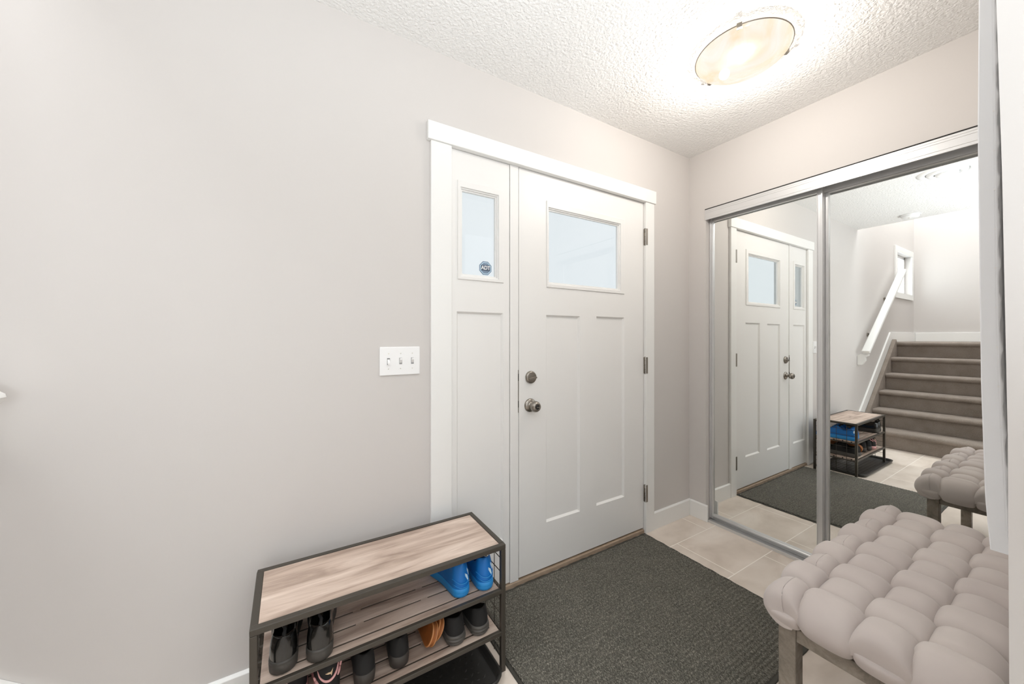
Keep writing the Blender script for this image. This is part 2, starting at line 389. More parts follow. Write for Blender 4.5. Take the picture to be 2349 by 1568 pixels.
m = MB(so); m.box(sx-.0235, sx+.0235, sy-.0019, sy-.0012, sz-.0125, sz+.0145); m.build('word_panel', 'slate', st)
def letters(txt, size, name, mt, par, oo, place):
    cu = bpy.data.curves.new('lettering', 'FONT'); cu.body = txt; cu.size = size; cu.align_x = 'CENTER'; cu.align_y = 'CENTER'; cu.extrude = .0004; cu.offset = size*.022
    tmp = bpy.data.objects.new('tmp', cu); COL.objects.link(tmp)
    dg = bpy.context.evaluated_depsgraph_get(); me = bpy.data.meshes.new_from_object(tmp.evaluated_get(dg)); bpy.data.objects.remove(tmp)
    me.transform(place); me.transform(Matrix.Translation(-Vector(oo))); me.materials.clear(); me.materials.append(M[mt])
    ob = bpy.data.objects.new(name, me); COL.objects.link(ob); ob.parent = par; return ob
letters('ADT', .025, 'lettering', 'plastic', st, so, Matrix.Translation((sx, sy-.0024, sz+.001)) @ Matrix.Rotation(PI/2, 4, 'X') @ Matrix.Scale(.92, 4, (1, 0, 0)))

# light switch
sw = thing('light_switch', 'white three-gang toggle light switch plate left of the door casing', 'light switch', (.385, YA, 1.058))
so = (.385, YA, 1.058)
m = MB(so); m.prism([(.304, 1.058), (.466, 1.058), (.466, 1.173), (.304, 1.173)], 1, YA-.0065, YA); m.build('plate', 'plastic', sw, .0035, 3)
for i, (x, up) in enumerate(((.338, -1), (.386, 1), (.434, 1))):
    m = MB(so); m.box(x-.0056, x+.0056, YA-.0072, YA-.006, 1.102, 1.128); m.build('toggle_slot', 'slot_grey', sw)
    m = MB(so); zc = 1.115
    m.prism([(YA-.006, zc-.009), (YA-.006, zc+.009), (YA-.018, zc+up*.009+.004), (YA-.018, zc+up*.009-.004)], 0, x-.0044, x+.0044); m.build('toggle', 'plastic', sw, .001)
    for z in (1.085, 1.146):
        m = MB(so); m.lathe([(0, -.0078), (.0025, -.0075), (.003, -.006)], (x, YA, z), 'y', 10); m.build('screw', 'lightgrey', sw)

# ------------------------------------------------------------------ closet with mirrored sliding doors
ct = MB((XB, .7, 0))
ct.box(2.3445, 2.352, .09, 1.400, 1.985, 2.052); ct.box(2.352, 2.46, .09, 1.396, 2.044, 2.055)
for z in (1.998, 2.030, 2.041): ct.box(2.3435, 2.346, .09, 1.3995, z, z+.0016)
ct.box(2.410, 2.414, .09, 1.396, 1.975, 2.044)
tr = struct(ct, 'trim_4', 'alu', 'silver metal head track over the mirrored doors', .0008)
m = MB((XB, .7, 0)); m.box(2.3440, 2.36, .09, 1.4005, 2.052, 2.0575); m.build('painted_shadow_line', 'gap', tr)  # dark strip painted as the shadow line above the track
ft = MB((XB, .7, 0)); ft.box(2.345, 2.450, .09, 1.394, 0, .004); ft.box(2.345, 2.350, .09, 1.394, .004, .016); ft.box(2.407, 2.411, .09, 1.394, .004, .014); ft.box(2.446, 2.450, .09, 1.394, .004, .014)
struct(ft, 'trim_5', 'alu', 'silver floor track under the mirrored doors', .001)
def mirror_door(name, label, xm, y0, y1, sl_, sr_, z0=.016, z1=2.02):
    """y0 right edge, y1 left edge; xm mirror plane"""
    oo = (xm, (y0+y1)/2, z0)
    r = thing(name, label, None, oo, None, 'structure')
    m = MB(oo); m.box(xm, xm+.004, y0+.01, y1-.01, z0+.022, z1-.02); mm = m.build('mirror', 'mirror', r); mm['label'] = 'clear mirror glass'
    def stile(ya, yb, side):
        m = MB(oo); d = 1 if side == 'l' else -1
        m.box(xm-.010, xm+.014, ya, yb, z0, z1)
        e = yb if side == 'l' else ya                                # outer edge roll and inner bead
        m.box(xm-.016, xm-.010, min(e, e-d*.008), max(e, e-d*.008), z0, z1)
        i_ = ya if side == 'l' else yb
        m.box(xm-.013, xm-.010, min(i_, i_+d*.004), max(i_, i_+d*.004), z0, z1)
        return m.build('stile', 'alu', r, .0012)
    stile(y1-sl_, y1, 'l'); stile(y0, y0+sr_, 'r')
    m = MB(oo); m.box(xm-.010, xm+.014, y0+sr_, y1-sl_, z0+.006, z0+.028); m.tube([(xm-.010, y0+sr_, z0+.018), (xm-.010, y1-sl_, z0+.018)], .008, 12); m.build('bottom_rail', 'alu', r, .001)
    m = MB(oo); m.box(xm-.010, xm+.014, y0+sr_, y1-sl_, z1-.042, z1); m.build('top_rail', 'alu', r, .001)
    return r
mirror_door('door_2', 'left mirrored sliding closet door, nearer panel reflecting the front door', 2.402, .790, 1.394, .020, .026, .016, 2.02)
mirror_door('door_3', 'right mirrored sliding closet door, deeper panel reflecting the stairs', 2.432, .088, .802, .026, .026, .016, 2.016)

# ------------------------------------------------------------------ ceiling lamp
lx, ly = 1.655, .825
lamp = thing('ceiling_light', 'lit round flush ceiling light with a cream alabaster glass bowl', 'ceiling light', (lx, ly, ZC))
lo = (lx, ly, ZC)
m = MB(lo); m.lathe([(0, 0), (.13, 0), (.13, -.012), (.0, -.012)], lo, 'z', 40); m.build('pan', 'lightgrey', lamp)
prof = [(.178*math.sin(a), -.016-.064*(math.cos(a)-math.cos(1.45))/(1-math.cos(1.45))) for a in [1.45*k/14 for k in range(15)]]
prof = [(r/math.sin(1.45), h) for r, h in prof]
m = MB(lo); m.lathe(prof, lo, 'z', 64); g = m.build('lamp_shade', 'lamp_glass', lamp); g['label'] = 'cream alabaster glass bowl, lit'
m = MB(lo); m.tube([(lx+.1785*math.cos(a), ly+.1785*math.sin(a), ZC-.016) for a in [2*PI*k/64 for k in range(64)]], .0022, 8, True); m.build('rim', 'nickel', lamp)
for deg in (204, 322, 74):
    a = math.radians(deg); ca, sa = math.cos(a), math.sin(a); m = MB(lo)
    def Q(r, t_, z): return (lx+ca*r-sa*t_, ly+sa*r+ca*t_, ZC+z)
    for (r0, r1, z0, z1) in ((.176, .183, -.026, -.010), (.166, .183, -.0295, -.026)):
        p = [Q(r, t_, z) for r in (r0, r1) for t_ in (-.009, .009) for z in (z0, z1)]
        m.add(p, [(0, 1, 3, 2), (4, 6, 7, 5), (0, 4, 5, 1), (2, 3, 7, 6), (0, 2, 6, 4), (1, 5, 7, 3)])
    m.build('clip', 'nickel', lamp)
for dx, dy in ((-.03, -.03), (.02, .085)):
    m = MB(lo); cc = (lx+dx, ly+dy, ZC-.043)
    m.lathe([(.022*math.sin(a), -.022*math.cos(a)) for a in [PI*k/10 for k in range(11)]], cc, 'z', 16); m.build('bulb', 'bulb', lamp)

# smoke detector and round vent on the ceiling (seen in the mirror)
sd = (-.44, 1.05, ZC)
r = thing('smoke_detector', 'round white smoke detector on the ceiling near the stair opening', 'smoke detector', sd)
m = MB(sd); m.lathe([(0, 0), (.073, 0), (.073, -.010), (.068, -.012)], sd, 'z', 36); m.build('base_plate', 'plastic', r)
m = MB(sd); m.lathe([(.066, -.010), (.064, -.024), (.054, -.034), (.030, -.038), (0, -.038)], sd, 'z', 36); m.build('body', 'plastic', r)
m = MB(sd); m.lathe([(.012, -.037), (.011, -.041), (0, -.041)], (sd[0]+.03, sd[1], sd[2]), 'z', 14); m.build('test_button', 'lightgrey', r)
vc = (.715, .635, ZC)
r = thing('ceiling_vent', 'round white ceiling air vent with stepped rings', 'vent', vc)
m = MB(vc); m.lathe([(.152, 0), (.150, -.006), (.128, -.014), (.112, -.010), (.106, 0)], vc, 'z', 48); m.build('outer_ring', 'plastic', r)
m = MB(vc); m.lathe([(.104, -.006), (.100, -.018), (.076, -.024), (.066, -.016), (.066, -.006)], vc, 'z', 48); m.build('middle_ring', 'plastic', r)
m = MB(vc); m.lathe([(.060, -.008), (.056, -.028), (.04, -.032), (0, -.032)], vc, 'z', 40); m.build('center_disc', 'plastic', r)

# ------------------------------------------------------------------ staircase (seen in the mirror)
R_, RUN, X0 = .1925, .232, -.70
stc = thing('staircase', 'carpeted taupe staircase of six steps rising along the door wall', 'staircase', (X0, 1.0, 0))
so = (X0, 1.0, 0); Y0s, Y1s = YS+.002, 1.455
for n in range(1, 7):
    xn = X0-(n-1)*RUN; z = n*R_; xb = XE+.003 if n == 6 else xn-RUN-.05
    zb = (n-1)*R_ if n > 1 else .001
    rad = .026; cx_, cz_ = xn-rad, z-rad
    poly = [(xb, zb), (xn-.036, zb), (xn-.032, z-2*rad-.010)]
    poly += [(cx_+rad*math.cos(a), cz_+rad*math.sin(a)) for a in [math.radians(d) for d in range(-90, 91, 15)]]
    poly += [(xb, z)]
    m = MB(so); m.prism(poly, 1, Y0s, Y1s if n < 6 else YA-.003); m.build('step' if n < 6 else 'landing', 'carpet', stc, .004)
m = MB(so)
dz = R_/RUN
zs = lambda x: R_+(X0-x)*dz+.035
xt = X0-5*RUN
m.prism([(X0+.05, .001), (X0+.05, max(.002, zs(X0+.05))), (xt, zs(xt)), (xt-.02, 6*R_), (xt-.02, .001)], 1, Y1s, YA-.018); m.build('stringer', 'carpet', stc, .004)
# white skirt along the wall, landing baseboard
xk = xt+.054; zk = 6*R_+.125
zsk = lambda x: zk+(xk-x)*-1*-dz if False else zk-(x-xk)*dz
xq = xk+(zk-.098)/dz
sk = MB((xk, YA, 0)); sk.prism([(xq, .001), (xq, .098), (xk, zk), (XE+.001, zk), (XE+.001, 6*R_+.001), (xk-.1, 6*R_+.001), (xk-.1, .001)], 1, YA-.017, YA)
struct(sk, 'trim_6', 'white', 'white sloping skirt board along the stairs', .002)
b = MB((XE, 1, 0)); b.box(XE, XE+.015, YS+.002, YA-.018, 6*R_+.001, zk); struct(b, 'baseboard_stairs', 'white', 'white baseboard along the landing end wall', .002)
# landing window
wn = MB((-2.45, YA, 1.8))
for (a, b_, c_, d) in ((WX0-.075, WX0, WZ0-.075, WZ1+.075), (WX1, WX1+.075, WZ0-.075, WZ1+.075), (WX0, WX1, WZ1, WZ1+.075), (WX0, WX1, WZ0-.075, WZ0)):
    wn.box(a, b_, YA-.016, YA, c_, d)
wo = struct(wn, 'window_2', 'white', 'small white framed window above the stair landing', .002)
m = MB((-2.45, YA, 1.8)); 
for (a, b_, c_, d) in ((WX0, WX0+.035, WZ0, WZ1), (WX1-.035, WX1, WZ0, WZ1), (WX0, WX1, WZ1-.035, WZ1), (WX0, WX1, WZ0, WZ0+.035), (-2.34, -2.315, WZ0, WZ1)):
    m.box(a, b_, YA+.06, YA+.10, c_, d)
m.build('sash', 'plastic', wo, .002)
m = MB((-2.45, YA, 1.8)); m.box(WX0+.03, WX1-.03, YA+.078, YA+.082, WZ0+.03, WZ1-.03); m.build('pane', 'pane', wo)
# handrail
ra, rb = Vector((-.617, 1.428, 1.045)), Vector((-1.99, 1.428, 2.085))
hr = thing('handrail', 'white wooden handrail on the wall beside the stairs', 'handrail', ra)
d = (rb-ra).normalized(); nrm = Vector((0, 1, 0)).cross(d).normalized()
if nrm.z < 0: nrm = -nrm
sec = []
for (cy_, cn, q0) in ((.024, .010, 0), (-.024, .010, 90), (-.024, -.010, 180), (.024, -.010, 270)):
    for k in range(5):
        a = math.radians(q0+k*22.5); sec.append((cy_+.011*math.cos(a), cn+.011*math.sin(a)))
m = MB(ra); rows = []
rows.append([ra+d*.004+Vector((0, 1, 0))*(y*.8)+nrm*(z*.8) for y, z in sec]); rows.append([ra+d*.012+Vector((0, 1, 0))*y+nrm*z for y, z in sec]); rows.append([rb+Vector((0, 1, 0))*y+nrm*z for y, z in sec])
m.grid(rows, True, True); ns = len(sec)
m.f += [tuple(range(ns))[::-1], tuple(range(2*ns, 3*ns))]; m.sm += [False, False]
rl = m.build('rail', 'white', hr)
mod = rl.modifiers.new('es', 'EDGE_SPLIT'); mod.split_angle = math.radians(40)
for tt in (.28, .72):
    p = ra.lerp(rb, tt); m = MB(ra)
    w0 = Vector((p.x, YA-.001, p.z-.085)); pts = [w0, w0+Vector((0, -.04, 0)), Vector((p.x, 1.435, p.z-.06)), Vector((p.x, 1.428, p.z-.018))]
    m.tube(pts, .007, 10); m.lathe([(0, 0), (.027, 0), (.025, -.006), (.010, -.010)], (p.x, YA-.001, p.z-.085), 'y', 20); m.box(p.x-.03, p.x+.03, 1.416, 1.440, p.z-.026, p.z-.020)
    br_ = m.build('bracket', 'nickel', hr); br_['label'] = 'grey metal wall bracket'
m = MB(ra)
m.prism([(YA-.001, .90), (YA-.001, 1.005), (YA-.028, 1.025), (YA-.10, 1.025), (YA-.095, 1.005), (YA-.070, .985), (YA-.072, .95), (YA-.045, .905)], 0, -.700, -.660)
m.build('end_block', 'white', hr, .003)

# ------------------------------------------------------------------ door mat
mt = thing('door_mat', 'large charcoal ribbed door mat in front of the door', 'door mat', (1.28, 1.06, 0))
mo = (1.28, 1.06, 0); mx0, mx1, my0, my1 = .682, 1.874, .612, 1.5045
m = MB(mo); rows = []
NR = 52; NX = 60
def rag(x, y): return .0009*math.sin(41*x+7*y)+.0012*math.sin(97*x-23*y)
ys = []
for i in range(NR):
    y = my0+.014+(my1-my0-.028)*i/NR; p = (my1-my0-.028)/NR
    ys += [(y, .0036), (y+p*.20, .0086), (y+p*.62, .0090), (y+p*.84, .0040)]
ys.append((my1-.014, .0045))
for y, z in ys:
    rows.append([(mx0+.014+(mx1-mx0-.028)*k/NX, y+rag(k*.1, y)*.8, z+rag(k*.37, y*9)*.35) for k in range(NX+1)])
m.grid(rows, True); pl = m.build('pile', 'mat', mt, fix=False)
m = MB(mo)
def wob(s): return .0022*math.sin(9*s)+.0012*math.sin(23*s+1)
N = 40
outer = [(mx0+(mx1-mx0)*k/N, my0+wob(k*.1)*.3) for k in range(N)]+[(mx1+wob(k*.21)*.8, my0+(my1-my0)*k/N) for k in range(N)]+[(mx1-(mx1-mx0)*k/N, my1+wob(k*.3+2)*.8) for k in range(N)]+[(mx0, my1-(my1-my0)*k/N) for k in range(N)]
cxm, cym = (mx0+mx1)/2, (my0+my1)/2
def shr(p, d): return (p[0]-d*(1 if p[0] > cxm+.58 else (-1 if p[0] < cxm-.58 else 0)), p[1]-d*(1 if p[1] > cym+.43 else (-1 if p[1] < cym-.43 else 0)))
rows = [[(p[0], p[1], .0006) for p in outer], [(p[0], p[1], .0028) for p in outer], [(*shr(p, .003), .0042) for p in outer], [(*shr(p, .016), .0044) for p in outer], [(*shr(p, .018), .002) for p in outer]]
m.grid(rows, True, True); e = m.build('border', 'mat_edge', mt); e['label'] = 'thin dark rubber edge'

# ------------------------------------------------------------------ shoe rack
rx0, rx1, ry0, ry1, rz = -.0885, .671, 1.146, 1.437, .460
rk = thing('shoe_rack', 'three tier shoe rack with wood top and dark metal frame', 'shoe rack', ((rx0+rx1)/2, (ry0+ry1)/2, 0))
ro = ((rx0+rx1)/2, (ry0+ry1)/2, 0); b_ = .0175
for x in (rx0, rx1-b_):
    for y in (ry0, ry1-b_):
        m = MB(ro); m.box(x, x+b_, y, y+b_, .0036 if x < 0 else 0, rz-b_); m.build('leg', 'dark_metal', rk, .002)
m = MB(ro)
m.box(rx0, rx1, ry0, ry0+b_, rz-b_, rz); m.box(rx0, rx1, ry1-b_, ry1, rz-b_, rz); m.box(rx0, rx0+b_, ry0+b_, ry1-b_, rz-b_, rz); m.box(rx1-b_, rx1, ry0+b_, ry1-b_, rz-b_, rz)
tf = m.build('top_frame', 'dark_metal', rk, .002)
m = MB(ro); m.box(rx0+b_+.0005, rx1-b_-.0005, ry0+b_+.0005, ry1-b_-.0005, rz-.016, rz-.002); tp = m.build('tabletop', 'rack_wood', rk, .001); tp['label'] = 'grey brown oak top board'
def shelf(z):
    m = MB(ro)
    xa, xb, ya, yb = rx0+b_+.004, rx1-b_-.004, ry0+.013, ry1-.013
    cuts = [ya, 1.190, 1.250, 1.312, 1.374, yb]; g = .0042
    for i in range(5):
        m.box(xa, xb, cuts[i]+(g if i else 0), cuts[i+1]-(g if i < 4 else 0), z-.012, z)
        if i < 4:
            for xc in ((xa+.012, (xa+xb)/2-.10, (xa+xb)/2+.11, xb-.012) if i in (1, 2) else (xa+.012, xb-.012)):
                m.box(xc-.012, xc+.012, cuts[i+1]-g, cuts[i+1]+g, z-.012, z-.0004)
    m.build('shelf', 'rack_wood', rk, .001)
    m = MB(ro)
    m.box(rx0+b_, rx1-b_, ry0, ry0+.013, z-.014, z+.001); m.box(rx0+b_, rx1-b_, ry1-.013, ry1, z-.014, z+.001)
    for y in cuts[1:-1]: m.box(rx0+.012, rx1-.012, y-g, y+g, z-.0155, z-.0032)  # dark bars added in the slat gaps to stand for their shade
    m.box(rx0, rx0+.012, ry0+b_, ry1-b_, z-.020, z-.012); m.box(rx1-.012, rx1, ry0+b_, ry1-b_, z-.020, z-.012)
    m.build('shelf_rail_and_gap_shade', 'dark_metal', rk, .0015)
Z1, Z2 = .300, .148
shelf(Z1); shelf(Z2)
for x in (rx0+.008, rx1-.008):
    m = MB(ro)
    for k in (1, 2, 3): m.tube([(x, ry0+(ry1-ry0)*k/4, .03), (x, ry0+(ry1-ry0)*k/4, rz-.012)], .0016, 6)
    for z in (.045, .09, .195, .245, .35, .40): m.tube([(x, ry0+.01, z), (x, ry1-.01, z)], .0016, 6)
    m.build('side_wire_grid', 'dark_metal', rk)

# boot tray under the rack
ty = thing('boot_tray', 'black plastic boot tray on the floor under the shoe rack', 'boot tray', (.26, 1.28, 0))
to = (.26, 1.28, 0); tx0, tx1, tyy0, tyy1 = -.150, .648, 1.098, 1.440
def rrect(d, rr, z):
    pts = []; x0, x1, y0, y1 = tx0+d, tx1-d, tyy0+d, tyy1-d; rr = max(rr-d, .004)
    for (cx_, cy_, q) in ((x1-rr, y1-rr, 0), (x0+rr, y1-rr, 90), (x0+rr, y0+rr, 180), (x1-rr, y0+rr, 270)):
        for k in range(7):
            a = math.radians(q+k*15); pts.append((cx_+rr*math.cos(a), cy_+rr*math.sin(a), z))
    return pts
# legs of the rack stand in the tray, so its bottom is 3 mm thick
m = MB(to); m.grid([rrect(.012, .05, .0006), rrect(.004, .05, .014), rrect(0, .05, .024), rrect(.003, .05, .027), rrect(.010, .05, .026), rrect(.016, .05, .012), rrect(.022, .05, .003)], True, True)
n = 28; m.f += [tuple(range(n))[::-1], tuple(range(6*n, 7*n))]; m.sm += [False, False]
def tray_mat():
    mm, nt, b = new_mat('textured_black_tray'); b.inputs['Base Color'].default_value = lin(38, 37, 35); b.inputs['Roughness'].default_value = .33
    return mm
M['tray'] = tray_mat()
m.build('pan', 'tray', ty)
m = MB(to)
for i in range(30):
    for j in range(11):
        x = tx0+.045+i*.0245+(.012 if j % 2 else 0); y = tyy0+.040+j*.0265
        if x > tx1-.045: continue
        a = .6 if (i+j) % 2 else -.6; ca, sa = math.cos(a)*.010, math.sin(a)*.010; w_ = .0035
        m.add([(x-ca, y-sa, .003), (x+ca, y+sa, .003), (x+sa*.35, y-ca*.35, .003), (x-sa*.35, y+ca*.35, .003), (x, y, .0062)], [(0, 2, 4), (2, 1, 4), (1, 3, 4), (3, 0, 4)], True)
m.build('tread_pattern', 'tray', ty, fix=False)

# ------------------------------------------------------------------ shoes
def ss(a, b, x): t_ = min(1, max(0, (x-a)/(b-a))); return t_*t_*(3-2*t_)
TS = [0, .004, .012, .025, .045, .07, .10, .14, .19, .25, .31, .37, .43, .49, .55, .61, .67, .73, .79, .84, .885, .92, .95, .972, .988, .997, 1.0]
def plan(t):
    base = .80+.02*math.sin(t*PI)-.09*math.exp(-((t-.42)/.17)**2)+.20*math.exp(-((t-.72)/.2)**2)
    e = 1
    if t < .11: e = math.sqrt(max(0, 1-((.11-t)/.11)**2))
    if t > .70: e = max(0, 1-((t-.70)/.30)**2.3)**.5
    return base*e
PA = [(1.0, 0), (1.04, .22), (1.0, .5), (.93, .76), (.87, .93), (.80, 1.0), (.68, .97), (.6, .35), (0, .15)]
PB = [(1, 0), (1.03, .26), (.98, .52), (.87, .75), (.68, .90), (.52, .955), (.35, .985), (.18, 1), (0, 1.0)]
class Shoe:
    def __init__(s, L=.285, W=.100, hh=.085, tongue=.095, toe=.048, s0=.024, low=.72, lean=.010):
        s.L, s.W, s.hh, s.tongue, s.toe, s.s0, s.low, s.lean = L, W, hh, tongue, toe, s0, low, lean
    def rim(s, t):
        h = s.hh*(1-(1-s.low)*ss(.06, .26, t))
        h = h+(s.tongue-h)*ss(.30, .44, t)
        h = h+(s.toe*1.08-h)*ss(.46, .80, t)
        h = h+(s.s0+.012-h)*ss(.86, 1.0, t)
        return h
    def ring(s, t):
        w_ = plan(t)*s.W/2; m_ = ss(.03, .10, t)*(1-ss(.42, .53, t)); h = s.rim(t); out = []
        prof = [(a[0]*m_+b[0]*(1-m_), a[1]*m_+b[1]*(1-m_)) for a, b in zip(PA, PB)]
        for sg, seq in ((-1, prof), (1, prof[-2::-1])):
            for (l, q) in seq:
                y = s.L*t+s.lean*q*q*(1-ss(0, .2, t))*1.0
                out.append(Vector((sg*l*w_, y, s.s0+(h-s.s0)*q)))
        return out
    def heel_pt(s, x, q, off=.0012):
        # lateral width fraction at height q on the closed heel
        for k in range(len(PB)-1):
            if PB[k][1] <= q <= PB[k+1][1]:
                f = (q-PB[k][1])/(PB[k+1][1]-PB[k][1]+1e-9); l = PB[k][0]+(PB[k+1][0]-PB[k][0])*f; break
        lo_, hi_ = 0, .11
        for _ in range(30):
            mid = (lo_+hi_)/2
            if plan(mid)*s.W/2*l < abs(x): lo_ = mid
            else: hi_ = mid
        t = hi_; return Vector((x, s.L*t+s.lean*q*q*(1-ss(0, .2, t))-off, s.s0+(s.rim(t)-s.s0)*q))
    def upper(s, mat, par):
        m = MB(); m.grid([s.ring(t) for t in TS], True); return m.build('upper', mat, par, sub=1, fix=True)
    def outline(s, k, dz_=0):
        l = [(-plan(t)*s.W/2*k, s.L*(.5+(t-.5)*(1+(k-1)*.35))) for t in TS]; r_ = [(-x, y) for x, y in l[-2:0:-1]]
        return l+r_
    def sole(s, mat, par, layers):
        m = MB(); rows = [[(x, y, z+.010*ss(.8, 1, y/s.L)*(1 if z < s.s0 else .6)) for x, y in s.outline(k)] for z, k in layers]
        m.grid(rows, True, True); n = len(rows[0]); m.f += [tuple(range(n))[::-1], tuple(range((len(rows)-1)*n, len(rows)*n))]; m.sm += [False, False]
        return m.build('sole', mat, par)
    def laces(s, mat, par, n=4):
        m = MB()
        for i in range(n):
            t = .50+i*.055; rg = s.ring(t); pts = [rg[k]+Vector((0, 0, .003)) for k in (4, 6, 8, 10, 12)]; m.tube(pts, .0028, 6)
        return m.build('laces', mat, par)
    def tongue_part(s, mat, par):
        m = MB(); rows = []
        for k in range(6):
            t = .40+.02*k; z = s.rim(.46)+.012-.006*k; w_ = s.W*.24
            rows.append([(x*w_, s.L*t, z-.010*x*x) for x in (-1, -.5, 0, .5, 1)])
        m.grid(rows, True); o_ = m.build('tongue', mat, par); md = o_.modifiers.new('s', 'SOLIDIFY'); md.thickness = .005; return o_
def poly_mark(sh, pts, mat, par, name):
    """flat mark following the heel: pts are (x, q) around a polygon"""
    m = MB(); P = [sh.heel_pt(x, q, .0016) for x, q in pts]; B = [sh.heel_pt(x, q, -.002) for x, q in pts]; n = len(P)
    m.add(P+B, [tuple(range(n))]+[(k, (k+1) % n, n+(k+1) % n, n+k) for k in range(n)]); return m.build(name, mat, par)
def ribbon(sh, pts, wd, mat, par, name):
    def cr(p0, p1, p2, p3, t): return tuple(.5*(2*b+(c-a)*t+(2*a-5*b+4*c-d)*t*t+(3*b-a-3*c+d)*t**3) for a, b, c, d in zip(p0, p1, p2, p3))
    ext = [pts[0]]+list(pts)+[pts[-1]]
    fine = [cr(*ext[k:k+4], j/5) for k in range(len(pts)-1) for j in range(5)]+[pts[-1]]
    m = MB(); Pp = [sh.heel_pt(x, min(.95, max(0, q)), .0012) for x, q in fine]
    m.tube(Pp, [wd*(.30+.70*math.sin(PI*(k+.5)/len(Pp))) for k in range(len(Pp))], 8); return m.build(name, mat, par)
def shoe_root(label, x, y, z, rot=0, group=None, cat='shoe', name='shoe'):
    r = thing(name, label, cat, (x, y, z), group); r.rotation_euler = (0, 0, math.radians(rot)); return r
S0 = [(0, .93), (.004, 1.0)]
def place_copy(root, label, loc, rot):
    r = root.copy(); COL.objects.link(r); r.location = loc; r['label'] = label; r.rotation_euler = rot
    for ch in list(root.children):
        c_ = ch.copy(); COL.objects.link(c_); c_.parent = r
        for g in ch.children:
            d_ = g.copy(); COL.objects.link(d_); d_.parent = c_
    return r
zt = Z1+.0012
# blue sneakers
sh = Shoe(L=.270, W=.077, hh=.112, tongue=.118, toe=.058, s0=.030, low=.70, lean=.012)
bl = shoe_root('bright blue sneaker nearest the right end post on the upper rack shelf', .609, 1.168, zt, 0, 'blue sneakers', 'sneaker', 'sneaker')
sh.upper('blue', bl); sh.sole('blue_sole', bl, [(0, .94), (.003, 1.02), (.014, 1.07), (.0155, 1.055), (.017, 1.07), (.030, 1.04), (.031, 1.0)])
sh.laces('blue_sole', bl); sh.tongue_part('black_fab', bl)
mk = poly_mark(sh, [(.004, .60), (.014, .50), (.020, .22), (.018, .20), (.004, .50)], 'blue_mark', bl, 'heel_mark'); mk['label'] = 'pale blue heel mark'
poly_mark(sh, [(.015, .66), (.017, .74), (.024, .60), (.024, .44), (.021, .44)], 'blue_mark', bl, 'heel_mark')
ribbon(sh, [(-.034, .42), (-.020, .27), (0, .22), (.020, .27), (.034, .42)], .0016, 'blue_sole', bl, 'heel_seam')
ribbon(sh, [(-.033, .20), (-.018, .08), (0, .05), (.018, .08), (.033, .20)], .0016, 'blue_sole', bl, 'heel_seam')
place_copy(bl, 'bright blue sneaker left of the other blue one, nearer the middle of the upper shelf', (.524, 1.180, zt), (0, 0, math.radians(9)))
# glossy black shoes
sh = Shoe(L=.275, W=.082, hh=.098, tongue=.112, toe=.056, s0=.034, low=.82, lean=.006)
bk = shoe_root('glossy black leather shoe nearest the left end of the upper rack shelf', -.016, 1.163, zt, -3, 'glossy black shoes')
sh.upper('black_gloss', bk); sh.sole('black_sole', bk, [(0, .95), (.004, 1.03), (.026, 1.065), (.029, 1.045), (.031, 1.065), (.034, 1.055), (.036, 1.0)])
sh.tongue_part('black_gloss', bk)
m = MB(); m.tube([(0, .020, .090), (.004, .008, .108), (.004, .012, .116), (0, .030, .110)], .0035, 8, flat=2.2); m.build('pull_loop', 'black_fab', bk)
place_copy(bk, 'glossy black leather shoe just right of its mate on the upper shelf', (.071, 1.153, zt), (0, 0, math.radians(-6)))
zt = Z2+.0012
# dark slip-on shoes
sh = Shoe(L=.262, W=.074, hh=.096, tongue=.088, toe=.045, s0=.036, low=.80, lean=.006)
sp = shoe_root('plain dark charcoal slip-on shoe right of the black and pink sneaker, lower shelf', .197, 1.176, zt, -2, 'dark slip-on shoes', 'shoe', 'slip_on_shoe')
sh.upper('black_fab', sp); sh.sole('char_sole', sp, [(0, .90), (.004, 1.0), (.020, 1.05), (.038, 1.06), (.040, 1.0)])
place_copy(sp, 'plain dark charcoal slip-on shoe left of the tan sandals, lower shelf', (.304, 1.184, zt), (0, 0, math.radians(-3)))
# black sneakers with layered grey soles
sh = Shoe(L=.266, W=.080, hh=.090, tongue=.100, toe=.050, s0=.030, low=.75, lean=.008)
sn = shoe_root('black sneaker with layered grey sole right of the tan sandals, lower shelf', .498, 1.172, zt, 2, 'black sneakers', 'sneaker', 'sneaker')
sh.upper('black_fab', sn); sh.sole('grey_sole', sn, [(0, .95), (.003, 1.03), (.012, 1.12), (.0135, 1.07), (.015, 1.13), (.022, 1.10), (.0235, 1.05), (.025, 1.10), (.033, 1.05), (.034, 1.0)])
sh.laces('black_fab', sn)
place_copy(sn, 'black sneaker with layered grey sole at the right end of the lower shelf', (.590, 1.168, zt), (0, 0, math.radians(4)))
# black and pink sneakers
sh = Shoe(L=.262, W=.078, hh=.130, tongue=.125, toe=.050, s0=.026, low=.72, lean=.014)
pk = shoe_root('black sneaker with pink stripes and gold emblem on its heel, lower shelf', .098, 1.170, zt, 3, 'black and pink sneakers', 'sneaker', 'sneaker')
sh.upper('black_fab', pk); sh.sole('pink', pk, [(0, .93), (.003, 1.02), (.014, 1.08), (.026, 1.05), (.028, 1.0)])
ribbon(sh, [(-.028, .70), (-.024, .58), (-.014, .49), (-.002, .46), (.010, .49), (.020, .58), (.026, .70), (.030, .80)], .0034, 'pink', pk, 'heel_stripe')
ribbon(sh, [(.036, .74), (.033, .62), (.028, .52), (.023, .44)], .0044, 'pink', pk, 'heel_stripe')
ribbon(sh, [(-.037, .56), (-.033, .46), (-.027, .36), (-.018, .26), (-.010, .16)], .0044, 'pink', pk, 'heel_stripe')
